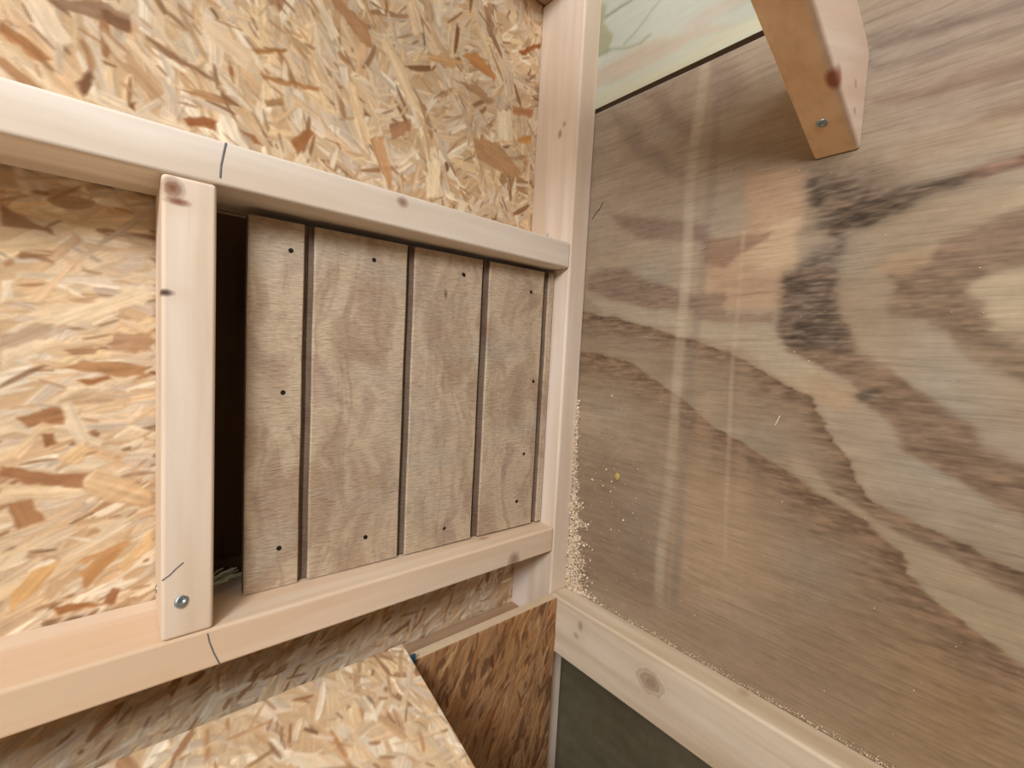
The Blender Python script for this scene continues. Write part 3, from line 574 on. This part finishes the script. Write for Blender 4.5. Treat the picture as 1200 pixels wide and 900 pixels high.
# side outline in (x, z): plumb cut against the wall, slope rising into the room
hh = dep/ca
out = [(-.0004, z_b), (-.0004, z_b+hh-.012), (-.004, z_b+hh-.004), (-.014, z_b+hh+.0015), (-LEN*ca, z_b+hh+LEN*sa), (-LEN*ca, z_b+LEN*sa)]
va = [bm.verts.new((x, y0b, z)) for x, z in out]; vb = [bm.verts.new((x, y1b, z)) for x, z in out]
bm.faces.new(va); bm.faces.new(vb[::-1])
for i in range(len(out)): bm.faces.new((va[i], vb[i], vb[(i+1) % len(out)], va[(i+1) % len(out)]))
bmesh.ops.recalc_face_normals(bm, faces=bm.faces)
bmesh.ops.bevel(bm, geom=bm.edges[:], offset=.0028, segments=3, profile=.5, affect='EDGES')
def rafter_mat():
    s = NT('pine_sloping_timber', .7, .2); P = s.pos()
    R_ = s.map(P, rot=(0, AL, 0))
    g = s.noise(s.map(R_, (3, 70, 70)), 1, 4, .6); g2 = s.noise(s.map(R_, (2, 26, 26)), 1, 3, .5)
    sx = s.new('ShaderNodeSeparateXYZ'); s.set(sx.inputs[0], P)
    # orange on the underside, pale on the -y side: face lighting put into colour
    wob = s.math('MULTIPLY', s.math('SUBTRACT', s.noise(s.map(P, (14, 14, 14)), 1, 3), .5), .010)
    y_mask = s.ramp(s.math('ADD', s.math('MULTIPLY', s.math('ADD', s.math('ADD', sx.outputs[1], wob), .4245), 160), .5), [(.2, G(0)), (.8, G(1))])
    warm_c = s.mix(s.ramp(g2, [(.4, G(0)), (.65, G(1))]), col4((248, 214, 174)), col4((238, 200, 158)))
    pale_c = s.mix(s.ramp(g2, [(.4, G(0)), (.65, G(1))]), col4((232, 212, 194)), col4((222, 196, 174)))
    c = s.mix(y_mask, pale_c, warm_c)
    c = s.mix(s.math('MULTIPLY', s.ramp(g, [(.45, G(0)), (.7, G(1))]), .25), c, col4((178, 130, 90)))
    for pos, rad, kc, st in [((-.083, -.4255, .511), (.014, .0075, .013), (150, 84, 58), .9), ((-.035, -.430, .525), (.005, .01, .005), (158, 136, 124), .6), ((-.03, -.430, .503), (.005, .01, .004), (158, 136, 124), .6)]:
        d = s.vmath('LENGTH', s.vmath('DIVIDE', s.vmath('SUBTRACT', P, pos), rad))
        c = s.mix(s.math('MULTIPLY', s.ramp(d, [(.5, G(1)), (1, G(0))]), st), c, col4(kc))
    s.color(c); s.bump(g, .2, .0006); return s.m
rf = mesh_obj('sloping_timber', bm, rafter_mat(), None, (0, (y0b+y1b)/2, z_b), True)
md = rf.modifiers.new('wn', 'WEIGHTED_NORMAL')
tag(rf, 'orange pine timber with a red knot and silver screw sloping up from the plywood', 'timber')
xs = -.043; sp = (xs, -.407, z_b-xs*math.tan(AL))
child('screw', disc(sp, (-sa, 0, -ca), .0048, .0012, 16, 1, .001), M['screw'], rf, 'shiny silver screw head')

# ---------------- sheet and nest box below ----------------
PT = -.104
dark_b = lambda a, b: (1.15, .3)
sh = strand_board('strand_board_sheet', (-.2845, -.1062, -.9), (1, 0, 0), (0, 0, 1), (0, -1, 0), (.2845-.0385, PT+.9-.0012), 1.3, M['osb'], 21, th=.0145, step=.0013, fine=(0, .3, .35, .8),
                  bias=dark_b, loc=(-.16, -.0985, -.9), shade=(.80, .68, .56), ks=.8)  # strands tinted darker brown: the sheet's shade is put into its colour
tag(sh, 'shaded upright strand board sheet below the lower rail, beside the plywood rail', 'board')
# sloping lid
sl_t = .267; L = math.hypot(1, sl_t); vv = (0, -1/L, -sl_t/L); nn = (0, -sl_t/L, 1/L)
box_root = bpy.data.objects.new('nest_box', None); box_root.location = (-.52, -.27, -.9); link(box_root); box_root.empty_display_size = .05
tag(box_root, 'strand board box with a sloping lid standing under the lower rail', 'nest box')
lid = strand_board('lid', (-.90, -.0895, -.0905), (1, 0, 0), vv, nn, (.90-.2892, .34), 1.0, M['osb'], 31, th=.0115,
                   bias=lambda a, b: (1.2, .7), parent=box_root, loc=tuple(box_root.location), extra=[])
strand_board('side_panel', (-.305, -.1085, -.9), (0, -1, 0), (0, 0, 1), (1, 0, 0), (.285, .70), .5, M['osb'], 33, step=.006, parent=box_root, loc=tuple(box_root.location))
strand_board('side_panel', (-.885, -.1085, -.9), (0, -1, 0), (0, 0, 1), (-1, 0, 0), (.285, .70), .5, M['osb'], 34, step=.006, parent=box_root, loc=tuple(box_root.location))
strand_board('back_panel', (-.885, -.1062, -.9), (1, 0, 0), (0, 0, 1), (0, -1, 0), (.5975, PT+.9-.002), .3, M['osb'], 36, step=.008, parent=box_root, loc=tuple(box_root.location))
strand_board('front_panel', (-.885, -.3945, -.9), (1, 0, 0), (0, 0, 1), (0, -1, 0), (.58, .695), .5, M['osb'], 35, step=.006, parent=box_root, loc=tuple(box_root.location))
# blue scrap
bm = box(-.2884, -.2815, -.1095, -.1067, -.1240, -.0955, .0008, 2)
o = mesh_obj('plastic_tab', bm, M['blue'], None, (-.284, -.108, -.1225), True); tag(o, 'tiny dark blue plastic tab at the upper corner of the box lid', 'tab')

# ---------------- sawdust ----------------
def crumb(b, c, r_, rr):
    c = Vector(c); ang = rr.uniform(0, 6.28); e = rr.uniform(.4, 1.5)
    base = [Vector((math.cos(ang+2.1*k)*r_*rr.uniform(.6, 1.2)*e, math.sin(ang+2.1*k)*r_*rr.uniform(.6, 1.2), rr.uniform(-.3, .3)*r_)) for k in range(3)]
    axis = Vector((rr.gauss(0, 1), rr.gauss(0, 1), rr.gauss(0, 1))).normalized(); R_ = Matrix.Rotation(rr.uniform(0, 6.28), 3, axis)
    vs_ = [b.verts.new(c+R_ @ p) for p in base] + [b.verts.new(c+R_ @ Vector((0, 0, r_*rr.uniform(.5, 1.1)))), b.verts.new(c-R_ @ Vector((0, 0, r_*.4)))]
    for i in range(3):
        b.faces.new((vs_[i], vs_[(i+1) % 3], vs_[3])); b.faces.new((vs_[(i+1) % 3], vs_[i], vs_[4]))
def dust_mat():
    s = NT('sawdust', .9, .1); n = s.noise(s.pos(), 260, 2)
    s.color(s.ramp(n, [(.35, col4((214, 180, 140))), (.5, col4((234, 212, 182))), (.65, col4((250, 240, 224)))])); return s.m
rr = random.Random(5)
b = bmesh.new()
for i in range(3600):
    z = -.103 + .30*(rr.random()**1.7)
    t = (z+.104)/.30
    wmax = (.040*max(0, 1-t*1.3)**1.1+.004)*(.7+.35*math.sin(z*95+1)**2+.2*math.sin(z*230))
    d = abs(rr.gauss(0, .5))*max(wmax, .002)
    crumb(b, (-abs(rr.gauss(0, .0028))-.0004, -D-.001-d, z), rr.uniform(.0008, .0026)*(1 if t < .5 else .7), rr)
for i in range(900):      # trail on the rail along the wall
    y = -.10-.42*rr.random()**1.3
    crumb(b, (-abs(rr.gauss(0, .0018))-.0004, y, -.1036+abs(rr.gauss(0, .0022))), rr.uniform(.0003, .0011), rr)
for i in range(240):
    y = -.1-abs(rr.gauss(0, .07)) if i < 150 else -rr.uniform(.1, .6)
    z = rr.uniform(-.1, .16) if i < 150 else rr.uniform(-.1, .62)
    crumb(b, (-.0006, y, z), rr.uniform(.0003, .0011), rr)
for y, z, r_ in [(-.165, .085, .0022), (-.155, .10, .0026), (-.15, .075, .0028), (-.165, .07, .0022), (-.13, .08, .003), (-.19, .035, .002), (-.205, .05, .0016), (-.17, .015, .0024), (-.16, .15, .002), (-.155, .21, .002)]:
    crumb(b, (-.001, y, z), r_, rr)
o = mesh_obj('sawdust', b, dust_mat(), None, (-.002, -.1, -.104)); tag(o, 'pale sawdust heaped beside the corner stud and scattered over the plywood', 'sawdust', kind='stuff')
# single bits stuck to the plywood
bm = bmesh.new(); bmesh.ops.create_uvsphere(bm, u_segments=18, v_segments=10, radius=1)
for v in bm.verts: v.co = Vector((v.co.x*.0018-.0016, v.co.y*.0048-.175, v.co.z*.0055+.095+.0006*math.sin(v.co.y*5)))
o = mesh_obj('grain_kernel', bm, plain('yellow_grain', (214, 186, 108), .55), None, (-.0016, -.175, .0895), True); tag(o, 'small round yellow grain kernel stuck low on the plywood wall', 'grain')
bm = box(-.0016, -.0003, -.0018, .0018, -.0058, .0058, .0005, 2)
for v in bm.verts:
    k = 1-.7*abs(v.co.z)/.0058; v.co.y *= k
    v.co = Vector((v.co.x, v.co.y*.9-v.co.z*.35-.378, v.co.z+.206))
o = mesh_obj('wood_chip', bm, plain('pale_chip', (240, 230, 208), .7), None, (-.001, -.378, .2), True); tag(o, 'single white wood chip stuck mid-height on the plywood wall', 'wood chip')
# hair-fine split in the plywood by the stud
child_pts = [(-.0002, -.097, .474), (-.0002, -.103, .482), (-.0002, -.110, .486), (-.0002, -.116, .4955)]
sp_ = mesh_obj('crack', ribbon(child_pts, .0013, (-1, 0, 0), .0001), M['nail'], None, (0, 0, 0)); sp_.parent = wr; tag(sp_, 'short dark split in the veneer')
